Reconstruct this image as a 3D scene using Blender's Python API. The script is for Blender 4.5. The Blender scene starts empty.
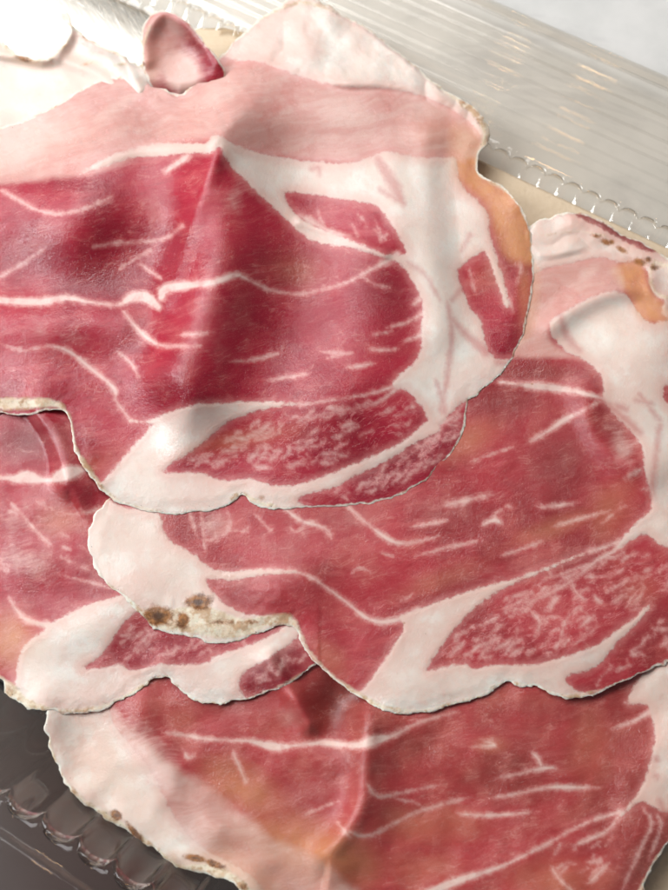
import bpy, math
import numpy as np
from mathutils import Vector, Matrix
R = math.radians
rng = np.random.default_rng(11)
SC = bpy.context.scene
COL = SC.collection

# ------------------------------------------------------------------ camera
W0, H0 = 668., 890.
TILT = R(20); VF = R(50); DIST = 0.19; ZREF = 0.010
F = (H0 / 2) / math.tan(VF / 2)
CAM = np.array([0, -DIST * math.sin(TILT), ZREF + DIST * math.cos(TILT)])
FW = np.array([0, math.sin(TILT), -math.cos(TILT)])
UP = np.array([0, math.cos(TILT), math.sin(TILT)])
RT = np.array([1., 0, 0])

def at(x, y, z):
    """photo pixel + height above the slab (m) -> world point(s)"""
    x = np.asarray(x, float); y = np.asarray(y, float); z = np.asarray(z, float) + 0 * x
    d = FW[None] + ((x.ravel() - W0 / 2) / F)[:, None] * RT[None] - ((y.ravel() - H0 / 2) / F)[:, None] * UP[None]
    t = (z.ravel() - CAM[2]) / d[:, 2]
    return CAM[None] + d * t[:, None]

cd = bpy.data.cameras.new('camera'); cam = bpy.data.objects.new('camera', cd); COL.objects.link(cam)
cam.location = CAM; cam.rotation_euler = (TILT, 0, 0)
cd.sensor_fit = 'VERTICAL'; cd.sensor_height = 36; cd.lens = 18 / math.tan(VF / 2)
cd.clip_start = 0.005; cd.clip_end = 50
cd.dof.use_dof = True; cd.dof.focus_distance = 0.187; cd.dof.aperture_fstop = 20
SC.camera = cam

# ------------------------------------------------------------------ helpers
def tag(o, label=None, cat=None, group=None, kind=None):
    if label: o['label'] = label
    if cat: o['category'] = cat
    if group: o['group'] = group
    if kind: o['kind'] = kind
    return o

def link(name, me, parent=None):
    o = bpy.data.objects.new(name, me); COL.objects.link(o)
    if parent: o.parent = parent; o.matrix_parent_inverse = Matrix.Translation(-Vector(parent.location))
    return o

def mesh_np(name, V, Q, mats, N=None, attrs=None, smooth=True):
    me = bpy.data.meshes.new(name)
    V = np.asarray(V, np.float32); Q = np.asarray(Q, np.int32)
    k = Q.shape[1]
    me.vertices.add(len(V)); me.vertices.foreach_set('co', V.ravel())
    me.loops.add(Q.size); me.loops.foreach_set('vertex_index', Q.ravel())
    me.polygons.add(len(Q)); me.polygons.foreach_set('loop_start', np.arange(len(Q), dtype=np.int32) * k)
    me.polygons.foreach_set('loop_total', np.full(len(Q), k, np.int32))
    me.polygons.foreach_set('use_smooth', np.full(len(Q), smooth))
    me.update(calc_edges=True)
    for n, a in (attrs or {}).items():
        if a.ndim == 1:
            at_ = me.attributes.new(n, 'FLOAT', 'POINT'); at_.data.foreach_set('value', a.astype(np.float32))
        else:
            at_ = me.attributes.new(n, 'FLOAT_VECTOR', 'POINT'); at_.data.foreach_set('vector', a.astype(np.float32).ravel())
    if N is not None:
        me.normals_split_custom_set_from_vertices(np.asarray(N, float).tolist())
    for m in mats: me.materials.append(m)
    return me

def cr(pts, closed=True, n=5):
    """Catmull-Rom smoothing of a traced line (extra columns such as width ride along)"""
    P = np.array(pts, float); m = len(P); out = []
    seg = m if closed else m - 1
    for i in range(seg):
        if closed: p0, p1, p2, p3 = P[(i - 1) % m], P[i], P[(i + 1) % m], P[(i + 2) % m]
        else: p0, p1, p2, p3 = P[max(i - 1, 0)], P[i], P[i + 1], P[min(i + 2, m - 1)]
        for t in np.arange(n) / n:
            out.append(.5 * ((2 * p1) + (p2 - p0) * t + (2 * p0 - 5 * p1 + 4 * p2 - p3) * t * t + (3 * p1 - p0 - 3 * p2 + p3) * t ** 3))
    if not closed: out.append(P[-1])
    return np.array(out)

def sdf(pts, X, Y, smooth=True):
    """signed px distance, positive inside"""
    P = cr(pts) if smooth else np.array(pts, float)
    d2 = np.full(X.shape, 1e9); ins = np.zeros(X.shape, bool)
    Q = np.roll(P, -1, 0)
    for (ax, ay), (bx, by) in zip(P[:, :2], Q[:, :2]):
        ex, ey = bx - ax, by - ay; L = ex * ex + ey * ey
        if L < 1e-9: continue
        t = np.clip(((X - ax) * ex + (Y - ay) * ey) / L, 0, 1)
        d2 = np.minimum(d2, (X - ax - t * ex) ** 2 + (Y - ay - t * ey) ** 2)
        if ay != by:
            ins ^= ((Y < ay) != (Y < by)) & (X < ex * (Y - ay) / ey + ax)
    d = np.sqrt(d2)
    return np.where(ins, d, -d)

def line(pts, X, Y, field, mul=.5, n=3, reach=14, soft=None):
    """paint a tapered line of given widths (x, y, width) into a distance field by max"""
    P = cr(pts, False, n)
    if len(pts) > 2 and len(P) > 6 and P[0, 2] < 2.6: P[0, 2] = -1.5
    if len(pts) > 2 and len(P) > 6 and P[-1, 2] < 2.6: P[-1, 2] = -1.5
    for a, b in zip(P[:-1], P[1:]):
        x0, x1 = sorted((a[0], b[0])); y0, y1 = sorted((a[1], b[1]))
        m = (X > x0 - reach) & (X < x1 + reach) & (Y > y0 - reach) & (Y < y1 + reach)
        if not m.any(): continue
        x = X[m]; y = Y[m]; ex, ey = b[0] - a[0], b[1] - a[1]; L = ex * ex + ey * ey + 1e-9
        t = np.clip(((x - a[0]) * ex + (y - a[1]) * ey) / L, 0, 1)
        d = np.hypot(x - a[0] - t * ex, y - a[1] - t * ey)
        field[m] = np.maximum(field[m], (a[2] + (b[2] - a[2]) * t) * mul - d)

def pdist(pts, X, Y):
    P = cr(pts, False, 4); d = np.full(X.shape, 1e9)
    for a, b in zip(P[:-1], P[1:]):
        ex, ey = b[0] - a[0], b[1] - a[1]; L = ex * ex + ey * ey + 1e-9
        t = np.clip(((X - a[0]) * ex + (Y - a[1]) * ey) / L, 0, 1)
        d = np.minimum(d, np.hypot(X - a[0] - t * ex, Y - a[1] - t * ey))
    return d

def sst(a, b, x):
    t = np.clip((x - a) / (b - a), 0, 1); return t * t * (3 - 2 * t)

def vnoise(X, Y, s, seed):
    g = np.random.default_rng(seed).random((64, 64))
    x = X / s + 1000; y = Y / s + 1000
    i = np.floor(x).astype(int); j = np.floor(y).astype(int); u = x - i; v = y - j
    u = u * u * (3 - 2 * u); v = v * v * (3 - 2 * v)
    G = lambda a, b: g[b % 64, a % 64]
    return (G(i, j) * (1 - u) + G(i + 1, j) * u) * (1 - v) + (G(i, j + 1) * (1 - u) + G(i + 1, j + 1) * u) * v - .5

def fbm(X, Y, s, seed, o=3):
    return sum(vnoise(X, Y, s / 2 ** k, seed + k) / 2 ** k for k in range(o))

def blob(X, Y, x, y, rx, ry, ang=0):
    c, s = math.cos(R(ang)), math.sin(R(ang))
    u = ((X - x) * c + (Y - y) * s) / rx; v = (-(X - x) * s + (Y - y) * c) / ry
    return np.exp(-(u * u + v * v))

# ------------------------------------------------------------------ node helpers
class NT:
    def __init__(s, name):
        s.m = bpy.data.materials.new(name); s.m.use_nodes = True
        s.t = s.m.node_tree; s.t.nodes.clear(); s.out = s.n('ShaderNodeOutputMaterial')
    def n(s, k, **kw):
        o = s.t.nodes.new(k)
        for a, b in kw.items(): setattr(o, a, b)
        return o
    def put(s, sock, v):
        if hasattr(v, 'bl_idname') or isinstance(v, bpy.types.NodeSocket): s.t.links.new(v, sock)
        else: sock.default_value = v
    def math(s, op, a, b=0., c=None, clamp=False):
        o = s.n('ShaderNodeMath', operation=op, use_clamp=clamp); s.put(o.inputs[0], a); s.put(o.inputs[1], b)
        if c is not None: s.put(o.inputs[2], c)
        return o.outputs[0]
    def mr(s, v, a, b, c=0., d=1., smooth=True):
        o = s.n('ShaderNodeMapRange', interpolation_type='SMOOTHSTEP' if smooth else 'LINEAR')
        for i, q in enumerate((v, a, b, c, d)): s.put(o.inputs[i], q)
        return o.outputs[0]
    def mix(s, f, a, b, mode='MIX'):
        o = s.n('ShaderNodeMix', data_type='RGBA', blend_type=mode)
        s.put(o.inputs[0], f); s.put(o.inputs[6], a); s.put(o.inputs[7], b); return o.outputs[2]
    def attr(s, name, vec=False):
        o = s.n('ShaderNodeAttribute', attribute_name=name); return o.outputs['Vector' if vec else 'Fac']
    def vmap(s, v, sc=(1, 1, 1), rot=0., loc=(0, 0, 0)):
        if rot:
            o = s.n('ShaderNodeMapping'); s.put(o.inputs[0], v); o.inputs['Rotation'].default_value = (0, 0, rot); v = o.outputs[0]
        o = s.n('ShaderNodeMapping'); s.put(o.inputs[0], v); o.inputs['Scale'].default_value = sc
        o.inputs['Location'].default_value = loc; return o.outputs[0]
    def noise(s, v, sc, det=3., rough=.55, dist=0.):
        o = s.n('ShaderNodeTexNoise'); s.put(o.inputs['Vector'], v); o.inputs['Scale'].default_value = sc
        o.inputs['Detail'].default_value = det; o.inputs['Roughness'].default_value = rough
        o.inputs['Distortion'].default_value = dist; return o.outputs[0]
    def vor(s, v, sc, feat='F1'):
        o = s.n('ShaderNodeTexVoronoi', feature=feat); s.put(o.inputs['Vector'], v); o.inputs['Scale'].default_value = sc
        return o.outputs[0]
    def bump(s, h, dist, st=1., nrm=None):
        o = s.n('ShaderNodeBump'); s.put(o.inputs['Height'], h); o.inputs['Distance'].default_value = dist
        o.inputs['Strength'].default_value = st
        if nrm is not None: s.t.links.new(nrm, o.inputs['Normal'])
        return o.outputs[0]

def C(r, g, b):
    f = lambda c: (c / 255 / 12.92) if c / 255 <= .04045 else ((c / 255 + .055) / 1.055) ** 2.4
    return (f(r), f(g), f(b), 1)

def ham_material():
    s = NT('cured ham')
    P0 = s.attr('px', True)                     # 1 unit = 1 photo pixel on the flat slice
    fat, vei, rv, mist, mar, org, pal, drk, rnd, brn, edge = [s.attr(k) for k in ('fat', 'vein', 'redline', 'mist', 'marb', 'orange', 'pale', 'dark', 'rind', 'brown', 'edge')]
    wn = s.n('ShaderNodeTexNoise'); s.put(wn.inputs['Vector'], P0); wn.inputs['Scale'].default_value = .02; wn.inputs['Detail'].default_value = 2.
    w1 = s.n('ShaderNodeVectorMath', operation='SUBTRACT'); s.put(w1.inputs[0], wn.outputs['Color']); w1.inputs[1].default_value = (.5, .5, .5)
    w2 = s.n('ShaderNodeVectorMath', operation='SCALE'); s.put(w2.inputs[0], w1.outputs[0]); w2.inputs['Scale'].default_value = 26.
    w3 = s.n('ShaderNodeVectorMath', operation='ADD'); s.put(w3.inputs[0], P0); s.put(w3.inputs[1], w2.outputs[0]); PW = w3.outputs[0]
    P = P0
    nf = s.noise(P, .16, 4, .6); nm = s.noise(P, .035, 4, .6); nl = s.noise(P, .012, 3); nx = s.noise(P, .07, 3, .6)
    fib = s.noise(s.vmap(PW, (.012, .11, .1), R(12)), 1., 4, .6)
    fib2 = s.noise(s.vmap(PW, (.05, .32, .1), R(16), (7, 3, 0)), 1., 3, .6)
    grain = s.noise(P, .85, 2, .6); gr2 = s.noise(P, .38, 3, .65)
    # lean
    red = s.mix(s.mr(nl, .35, .65), C(176, 32, 56), C(152, 20, 44))
    red = s.mix(s.math('MULTIPLY', s.mr(nm, .45, .72), .45), red, C(186, 58, 60))
    red = s.mix(s.math('MULTIPLY', s.mr(fib, .5, .76), .42), red, C(204, 96, 98))
    red = s.mix(s.math('MULTIPLY', s.mr(fib2, .52, .78), .26), red, C(206, 100, 98))
    red = s.mix(s.math('MULTIPLY', s.mr(fib2, .46, .28), .30), red, C(132, 16, 34))
    red = s.mix(s.math('MULTIPLY', s.mr(gr2, .54, .72), .14), red, C(212, 116, 108))
    red = s.mix(s.math('MULTIPLY', s.mr(nl, .52, .68), .4), red, C(138, 18, 38))
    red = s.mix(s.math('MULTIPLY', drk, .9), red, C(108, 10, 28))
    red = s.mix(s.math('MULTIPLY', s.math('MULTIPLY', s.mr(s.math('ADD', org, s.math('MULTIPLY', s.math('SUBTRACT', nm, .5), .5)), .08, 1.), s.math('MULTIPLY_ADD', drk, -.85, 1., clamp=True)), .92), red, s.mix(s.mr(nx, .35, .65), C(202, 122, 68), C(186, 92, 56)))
    pk = s.mix(s.mr(fib, .35, .8), C(208, 152, 142), C(218, 176, 166))
    pk = s.mix(s.math('MULTIPLY', s.mr(nm, .5, .7), .6), pk, C(198, 122, 114))
    red = s.mix(s.mr(s.math('ADD', pal, s.math('MULTIPLY', s.math('SUBTRACT', nm, .5), .7)), .1, 1.), red, pk)
    ha = s.mr(s.math('ABSOLUTE', s.math('SUBTRACT', s.noise(s.vmap(PW, (.006, .045, .1), R(14), (3, 5, 0)), 1., 4, .62, .15), .5)), 0., .022, 1., 0.)
    red = s.mix(s.math('MULTIPLY', s.math('MULTIPLY', ha, s.mr(nx, .35, .65)), s.mr(nm, .35, .6, .05, .22)), red, C(226, 160, 150))
    spk = s.mr(s.noise(P, .95, 1, .5), .62, .74)
    red = s.mix(s.math('MULTIPLY', spk, s.mr(nm, .35, .6, .12, .35)), red, C(220, 130, 120))  # bright specks paint tiny wet sparkles into the colour
    # fine marbling inside the lobes
    mn = s.noise(s.vmap(PW, (.03, .10, .1), R(30)), 1., 4, .6, .2)
    mm = s.math('MULTIPLY', s.mr(s.math('ABSOLUTE', s.math('SUBTRACT', mn, .5)), .0, .035, 1., 0.), s.math('MULTIPLY', mar, s.mr(nf, .40, .6)))
    red = s.mix(s.math('MULTIPLY', mm, .5), red, C(222, 140, 140))
    # thin veins: feathered and half see-through
    vd = s.math('ADD', vei, s.math('MULTIPLY', s.math('SUBTRACT', nf, .5), 5.))
    vd = s.math('ADD', vd, s.math('MULTIPLY', s.math('SUBTRACT', nx, .5), 5.))
    vd = s.math('ADD', vd, s.math('MULTIPLY', s.math('SUBTRACT', gr2, .5), 3.2))
    vs = s.math('MULTIPLY', s.mr(vei, .2, 3.2, .46, .95), s.math('MULTIPLY_ADD', mar, -.25, 1.))
    red = s.mix(s.mr(vd, -5., 1.5, 0., .32), red, C(220, 130, 128))
    vs = s.math('MULTIPLY', vs, s.mr(nx, .3, .55, .62, 1.))
    red = s.mix(s.math('MULTIPLY', s.mr(vd, -2.4, 2.4), vs), red, C(234, 200, 190))
    # fat: warped, slightly feathered boundary
    fd = s.math('ADD', fat, s.math('MULTIPLY', s.math('SUBTRACT', nf, .5), 7.5))
    fd = s.math('ADD', fd, s.math('MULTIPLY', s.math('SUBTRACT', grain, .5), 2.0))
    halo = s.mr(fd, -9., 1., 0., .34)
    core = s.mr(fd, -1.6, 1.6)
    fw = s.mix(s.mr(nl, .35, .65), C(234, 212, 200), C(227, 196, 184))
    fw = s.mix(s.math('MULTIPLY', s.mr(nm, .46, .70), .75), fw, C(242, 233, 224))
    fw = s.mix(s.math('MULTIPLY', s.mr(nx, .5, .75), .5), fw, C(220, 182, 168))
    fw = s.mix(s.mr(fd, 1., 13., .6, 0.), fw, C(224, 178, 166))
    vein = s.mr(s.math('ABSOLUTE', s.math('SUBTRACT', s.noise(PW, .022, 3, .55, .6), .5)), 0., .010, 1., 0.)
    fw = s.mix(s.math('MULTIPLY', s.math('MULTIPLY', vein, s.mr(nm, .5, .62)), .0), fw, C(200, 122, 120))
    col = s.mix(halo, red, C(226, 156, 150)); col = s.mix(core, col, fw)
    rvd = s.math('ADD', rv, s.math('MULTIPLY', s.math('SUBTRACT', nf, .5), 6.))
    col = s.mix(s.mr(rvd, -5., 3., 0., .5), col, C(186, 92, 92))
    col = s.mix(s.math('MULTIPLY', org, .45), col, C(222, 170, 125))
    mz = s.mr(s.math('ADD', mist, s.math('ADD', s.math('MULTIPLY', s.math('SUBTRACT', nm, .5), .7), s.math('MULTIPLY', s.math('SUBTRACT', fib2, .5), .5))), .15, 1.)
    col = s.mix(s.math('MULTIPLY', mz, .9), col, fw)  # pale film; some blobs paint hazy highlights into the colour
    # rind
    rn = s.noise(P, .10, 4, .7); rn2 = s.noise(P, .05, 3, .6); rw = s.math('ADD', rnd, s.math('MULTIPLY', s.math('SUBTRACT', rn, .5), 7.))
    rm = s.mr(rw, -1.5, 3.)
    rc = s.mix(s.mr(rn, .40, .62), C(236, 218, 196), C(216, 190, 160))
    rc = s.mix(s.math('MULTIPLY', s.mr(rn2, .5, .62), .6), rc, C(176, 134, 92))
    rc = s.mix(s.math('MULTIPLY', s.mr(s.noise(P, .19, 3, .7), .6, .72), .4), rc, C(112, 74, 46))
    col = s.mix(s.math('MULTIPLY', rm, .92), col, rc)
    # thin pale cut edge
    en = s.math('ADD', edge, s.math('MULTIPLY', s.math('SUBTRACT', rn, .5), 3.4))
    ec = s.mix(s.mr(rn, .5, .68), C(244, 230, 214), C(214, 180, 144))
    col = s.mix(s.mr(en, .5, 2.6, .85, 0.), col, ec)
    sp = s.math('MULTIPLY', s.mr(s.noise(P, .42, 2, .5), .70, .76), s.mr(edge, 3., 9., 1., 0.))
    col = s.mix(s.math('MULTIPLY', sp, .8), col, C(84, 48, 34))
    bw = s.mr(s.math('ADD', brn, s.math('MULTIPLY', s.math('SUBTRACT', rn, .5), .8)), .18, .62)
    bc = s.mix(s.mr(rn, .38, .62), C(168, 108, 48), C(104, 60, 30))
    bc = s.mix(s.mr(brn, .75, 1.), bc, C(74, 40, 22))
    col = s.mix(s.math('MULTIPLY', bw, .92), col, bc)
    # wet surface
    h = s.math('ADD', s.math('MULTIPLY', grain, .35), s.math('ADD', s.math('MULTIPLY', gr2, .8), s.math('MULTIPLY', nf, .5)))
    h = s.math('ADD', h, s.math('MULTIPLY', fib2, .5))
    h = s.math('ADD', h, s.math('MULTIPLY', s.math('MULTIPLY', rm, rn), 3.5))
    nr = s.bump(h, .00022, .22)
    cw = s.math('ABSOLUTE', s.math('SUBTRACT', s.noise(PW, .13, 3, .6), .5))
    nr2 = s.bump(s.math('ADD', s.math('MULTIPLY', s.math('MULTIPLY', cw, 1.3), s.mr(nl, .4, .6)), s.math('ADD', s.math('MULTIPLY', s.noise(P, .8, 2, .6), .42), s.math('ADD', s.math('MULTIPLY', s.noise(PW, .14, 3, .6), .22), s.math('MULTIPLY', s.noise(s.vmap(PW, (.025, .09, 1), R(25)), 1., 3, .6), .22)))), .00030, .9, nr)
    p = s.n('ShaderNodeBsdfPrincipled')
    s.put(p.inputs['Base Color'], col); s.put(p.inputs['Normal'], nr)
    s.put(p.inputs['Roughness'], s.math('ADD', s.mr(nf, .3, .7, .42, .58), s.math('MULTIPLY', rm, .3)))
    p.inputs['IOR'].default_value = 1.25
    p.inputs['Subsurface Weight'].default_value = .4; p.inputs['Subsurface Radius'].default_value = (1., .42, .34); p.inputs['Subsurface Scale'].default_value = .0011
    s.put(p.inputs['Coat Weight'], s.math('MULTIPLY', s.mr(nm, .35, .62, .55, 1.), s.math('SUBTRACT', 1., s.math('MULTIPLY', rm, .85))))
    s.put(p.inputs['Coat Roughness'], s.mr(nx, .3, .7, .15, .28)); p.inputs['Coat IOR'].default_value = 1.55
    s.put(p.inputs['Coat Normal'], nr2)
    tl = s.n('ShaderNodeBsdfTranslucent'); s.put(tl.inputs[0], col)
    mx = s.n('ShaderNodeMixShader'); s.put(mx.inputs[0], .16)
    s.t.links.new(p.outputs[0], mx.inputs[1]); s.t.links.new(tl.outputs[0], mx.inputs[2])
    s.t.links.new(mx.outputs[0], s.out.inputs[0]); return s.m

HAM = ham_material()

# ------------------------------------------------------------------ height fields (mm), on one shared px grid
GS = 3.
gx = np.arange(-90, 760, GS); gy = np.arange(-60, 980, GS)
GX, GY = np.meshgrid(gx, gy)

def blur(A, k):
    for ax in (0, 1):
        for _ in range(2):
            r = k; P = np.pad(A, [(r, r) if i == ax else (0, 0) for i in (0, 1)], mode='edge')
            c = np.cumsum(P, ax); c = np.insert(c, 0, 0, ax)
            n = 2 * r + 1
            A = (np.take(c, range(n, c.shape[ax]), ax) - np.take(c, range(0, c.shape[ax] - n), ax)) / n
    return A

def ridge(pts, amp, w, steep=None):
    d = pdist(pts, GX, GY)
    if steep is not None:       # (direction vector, narrow width): different flank on one side
        (vx, vy), w2 = steep
        P = np.array(pts, float)[:, :2]; c = P.mean(0)
        dd = P[-1] - P[0]; nrm = np.array([-dd[1], dd[0]]); nrm /= np.linalg.norm(nrm)
        if nrm @ np.array([vx, vy]) < 0: nrm = -nrm
        best = None
        Ps = cr(pts, False, 4)[:, :2]
        k = np.argmin((GX[..., None] - Ps[:, 0]) ** 2 + (GY[..., None] - Ps[:, 1]) ** 2, -1)
        side = (GX - Ps[k, 0]) * nrm[0] + (GY - Ps[k, 1]) * nrm[1]
        ww = w + (w2 - w) * sst(-3, 3, side)
    else: ww = w
    return amp * np.exp(-(d / ww) ** 2)

def bump_(x, y, rx, ry, amp, ang=0): return amp * blob(GX, GY, x, y, rx, ry, ang)

GAP = .42; TH = .32
HD = 8 + .8 * fbm(GX, GY, 42, 35, 2) + 1.0 * fbm(GX, GY, 160, 3) + .5 * fbm(GX, GY, 50, 8)
HD = HD + sst(688, 730, GY) * ridge([(366, 650), (366, 700), (367, 760), (362, 805), (348, 832), (330, 855)], 3.0, 34, ((-1, 0), 17))
HD = HD + ridge([(270, 660), (292, 695), (309, 722)], 2.0, 12) + bump_(334, 706, 24, 36, -3.2) + bump_(180, 800, 70, 30, .8, 40)
HD = HD + bump_(620, 720, 60, 60, -1) + ridge([(140, 700), (150, 760), (215, 830)], .9, 16)
HD = HD + 1.0 * ridge([(45, 712), (60, 770), (110, 812), (160, 850), (240, 892)], 1., 22)
HD = HD + sst(690, 715, GY) * ridge([(366, 700), (368, 740), (365, 790), (354, 822), (336, 846)], .6, 10) + sst(686, 700, GY) * ridge([(292, 690), (302, 708), (312, 724)], .8, 8)
eD = blur(np.maximum(HD, blur(np.maximum(HD, 8), 14)), 3)
HC = eD + GAP + .5 * fbm(GX, GY, 70, 21)
HC = HC + ridge([(30, 395), (45, 425), (60, 455), (68, 485)], 2.8, 26, ((-1, 0), 11)) + bump_(25, 445, 34, 26, -1.6)
HC = HC + bump_(100, 620, 45, 30, 1.5, -30) + bump_(30, 565, 30, 25, 1.0) + bump_(165, 668, 12, 16, 1.2)
HC = HC + ridge([(38, 412), (54, 432), (62, 456), (66, 478)], .8, 9)
HC = np.maximum(HC, eD + GAP)
eC = blur(HC, 3)
mC = sst(360, 290, GX)
eC = eD + (eC - eD) * mC + 0 * eC
HB = np.maximum(eC, eD) + GAP + .5 * fbm(GX, GY, 90, 31)
HB = HB + ridge([(550, 326), (575, 307), (605, 293), (640, 286)], 1.6, 13) + bump_(650, 350, 50, 60, 2.2) + bump_(563, 462, 45, 55, -1.3)
HB = HB + ridge([(585, 400), (592, 430), (615, 458), (650, 470)], 1.6, 20) + bump_(280, 610, 36, 30, 2.2) + bump_(330, 560, 60, 30, 1.2)
HB = HB + bump_(210, 620, 30, 20, .6) + bump_(420, 690, 40, 20, .7) + bump_(560, 640, 60, 40, .8) + ridge([(520, 200), (600, 215), (668, 250), (720, 290)], 1.8, 16)
HB = HB + ridge([(655, 262), (652, 290), (668, 300)], 1.6, 6) - 1.0 * bump_(632, 300, 22, 18, 1.)
HB = np.maximum(HB, np.maximum(eC, eD) + GAP)
HB = np.maximum(blur(HB, 1), np.maximum(eC, eD) + GAP)
HB = HB + ridge([(588, 412), (592, 432), (606, 450), (632, 466)], .6, 10) + ridge([(553, 326), (575, 309), (605, 296), (630, 292)], .15, 8)
HB0 = HB.copy()
for x, y, rx, ry, a in ((158, 616, 11, 8, -.65), (184, 609, 6, 6, -.6), (198, 602, 11, 6, -.65), (183, 622, 6, 7, -.6), (170, 612, 4, 12, .4), (222, 620, 12, 4, -.4), (500, 384, 60, 3, .25)):
    HB = HB + bump_(x, y, rx, ry, a)
eB = blur(HB0, 3)
HA = eB + GAP + .35 * fbm(GX, GY, 80, 41)
HA = HA + ridge([(214, 120), (216, 150), (218, 200), (214, 260), (200, 320), (180, 370)], 9.5, 56, ((-1, -.2), 34)) + ridge([(360, 180), (372, 260), (365, 330), (340, 390)], 2.6, 46) + ridge([(110, 130), (100, 180), (70, 240)], 2.5, 36)
HA = HA + ridge([(214, 140), (197, 180), (184, 225), (172, 270), (161, 300)], 1.3, 20, ((-1, 0), 9))
HA = HA + ridge([(395, 150), (398, 200), (402, 230)], 1.4, 12) + ridge([(428, 130), (426, 200), (432, 260), (440, 330)], 2.0, 17)
HA = HA + ridge([(60, 150), (110, 148), (200, 140)], 2.2, 20) + bump_(50, 100, 70, 40, 1.5) + bump_(330, 110, 90, 30, 2.6) + bump_(300, 20, 90, 40, 1.5, 25)
HA = HA + ridge([(533, 235), (533, 275), (525, 320)], 1.3, 20) + ridge([(470, 120), (484, 170), (500, 190)], 1.0, 12)
HA = HA + bump_(30, 345, 60, 30, 1.8) + bump_(60, 385, 50, 18, 1.6) + ridge([(75, 415), (85, 460), (100, 490)], 1.2, 20) + bump_(45, 215, 60, 45, 1.6)
HA = HA + ridge([(130, 498), (200, 505), (240, 497)], .5, 12) + bump_(241, 500, 9, 7, .9) + bump_(350, 440, 90, 40, 1.1, -20) + bump_(370, 320, 60, 60, .9)
HA = blur(HA, 3)
HA = HA + ridge([(216, 158), (202, 190), (188, 230), (174, 275), (164, 300)], 1.0, 11, ((-1, 0), 7))
HA = HA + .55 * ridge([(300, 222), (325, 231), (352, 240), (385, 254)], 1., 5)
HF_ = 8.6 + .8 * fbm(GX, GY, 60, 61) + ridge([(-20, 50), (20, 56), (48, 58), (66, 40), (68, 18)], 1.8, 7) + ridge([(66, 14), (85, 38), (115, 52), (150, 76)], 1.6, 8) + ridge([(100, 0), (112, 40), (140, 90)], 1.5, 7)
HF_ = HF_ + .7 * ridge([(60, 60), (100, 75), (140, 110)], 1, 6) + bump_(20, 90, 40, 30, .8)
HA = HA + ridge([(-80, 205), (0, 205), (80, 202), (150, 195)], 3.4, 42, ((0, 1), 48)) + ridge([(-80, 318), (40, 320), (120, 325)], 2.6, 26) + bump_(370, 250, 60, 40, 1.6) + bump_(300, 400, 120, 40, 1.8, -8)
HA = np.maximum(HA, blur(HF_, 2) + GAP)

def samp(Hf, x, y):
    u = np.clip((x - gx[0]) / GS, 0, len(gx) - 1.001); v = np.clip((y - gy[0]) / GS, 0, len(gy) - 1.001)
    i = u.astype(int); j = v.astype(int); a = u - i; b = v - j
    return (Hf[j, i] * (1 - a) + Hf[j, i + 1] * a) * (1 - b) + (Hf[j + 1, i] * (1 - a) + Hf[j + 1, i + 1] * a) * b

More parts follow.
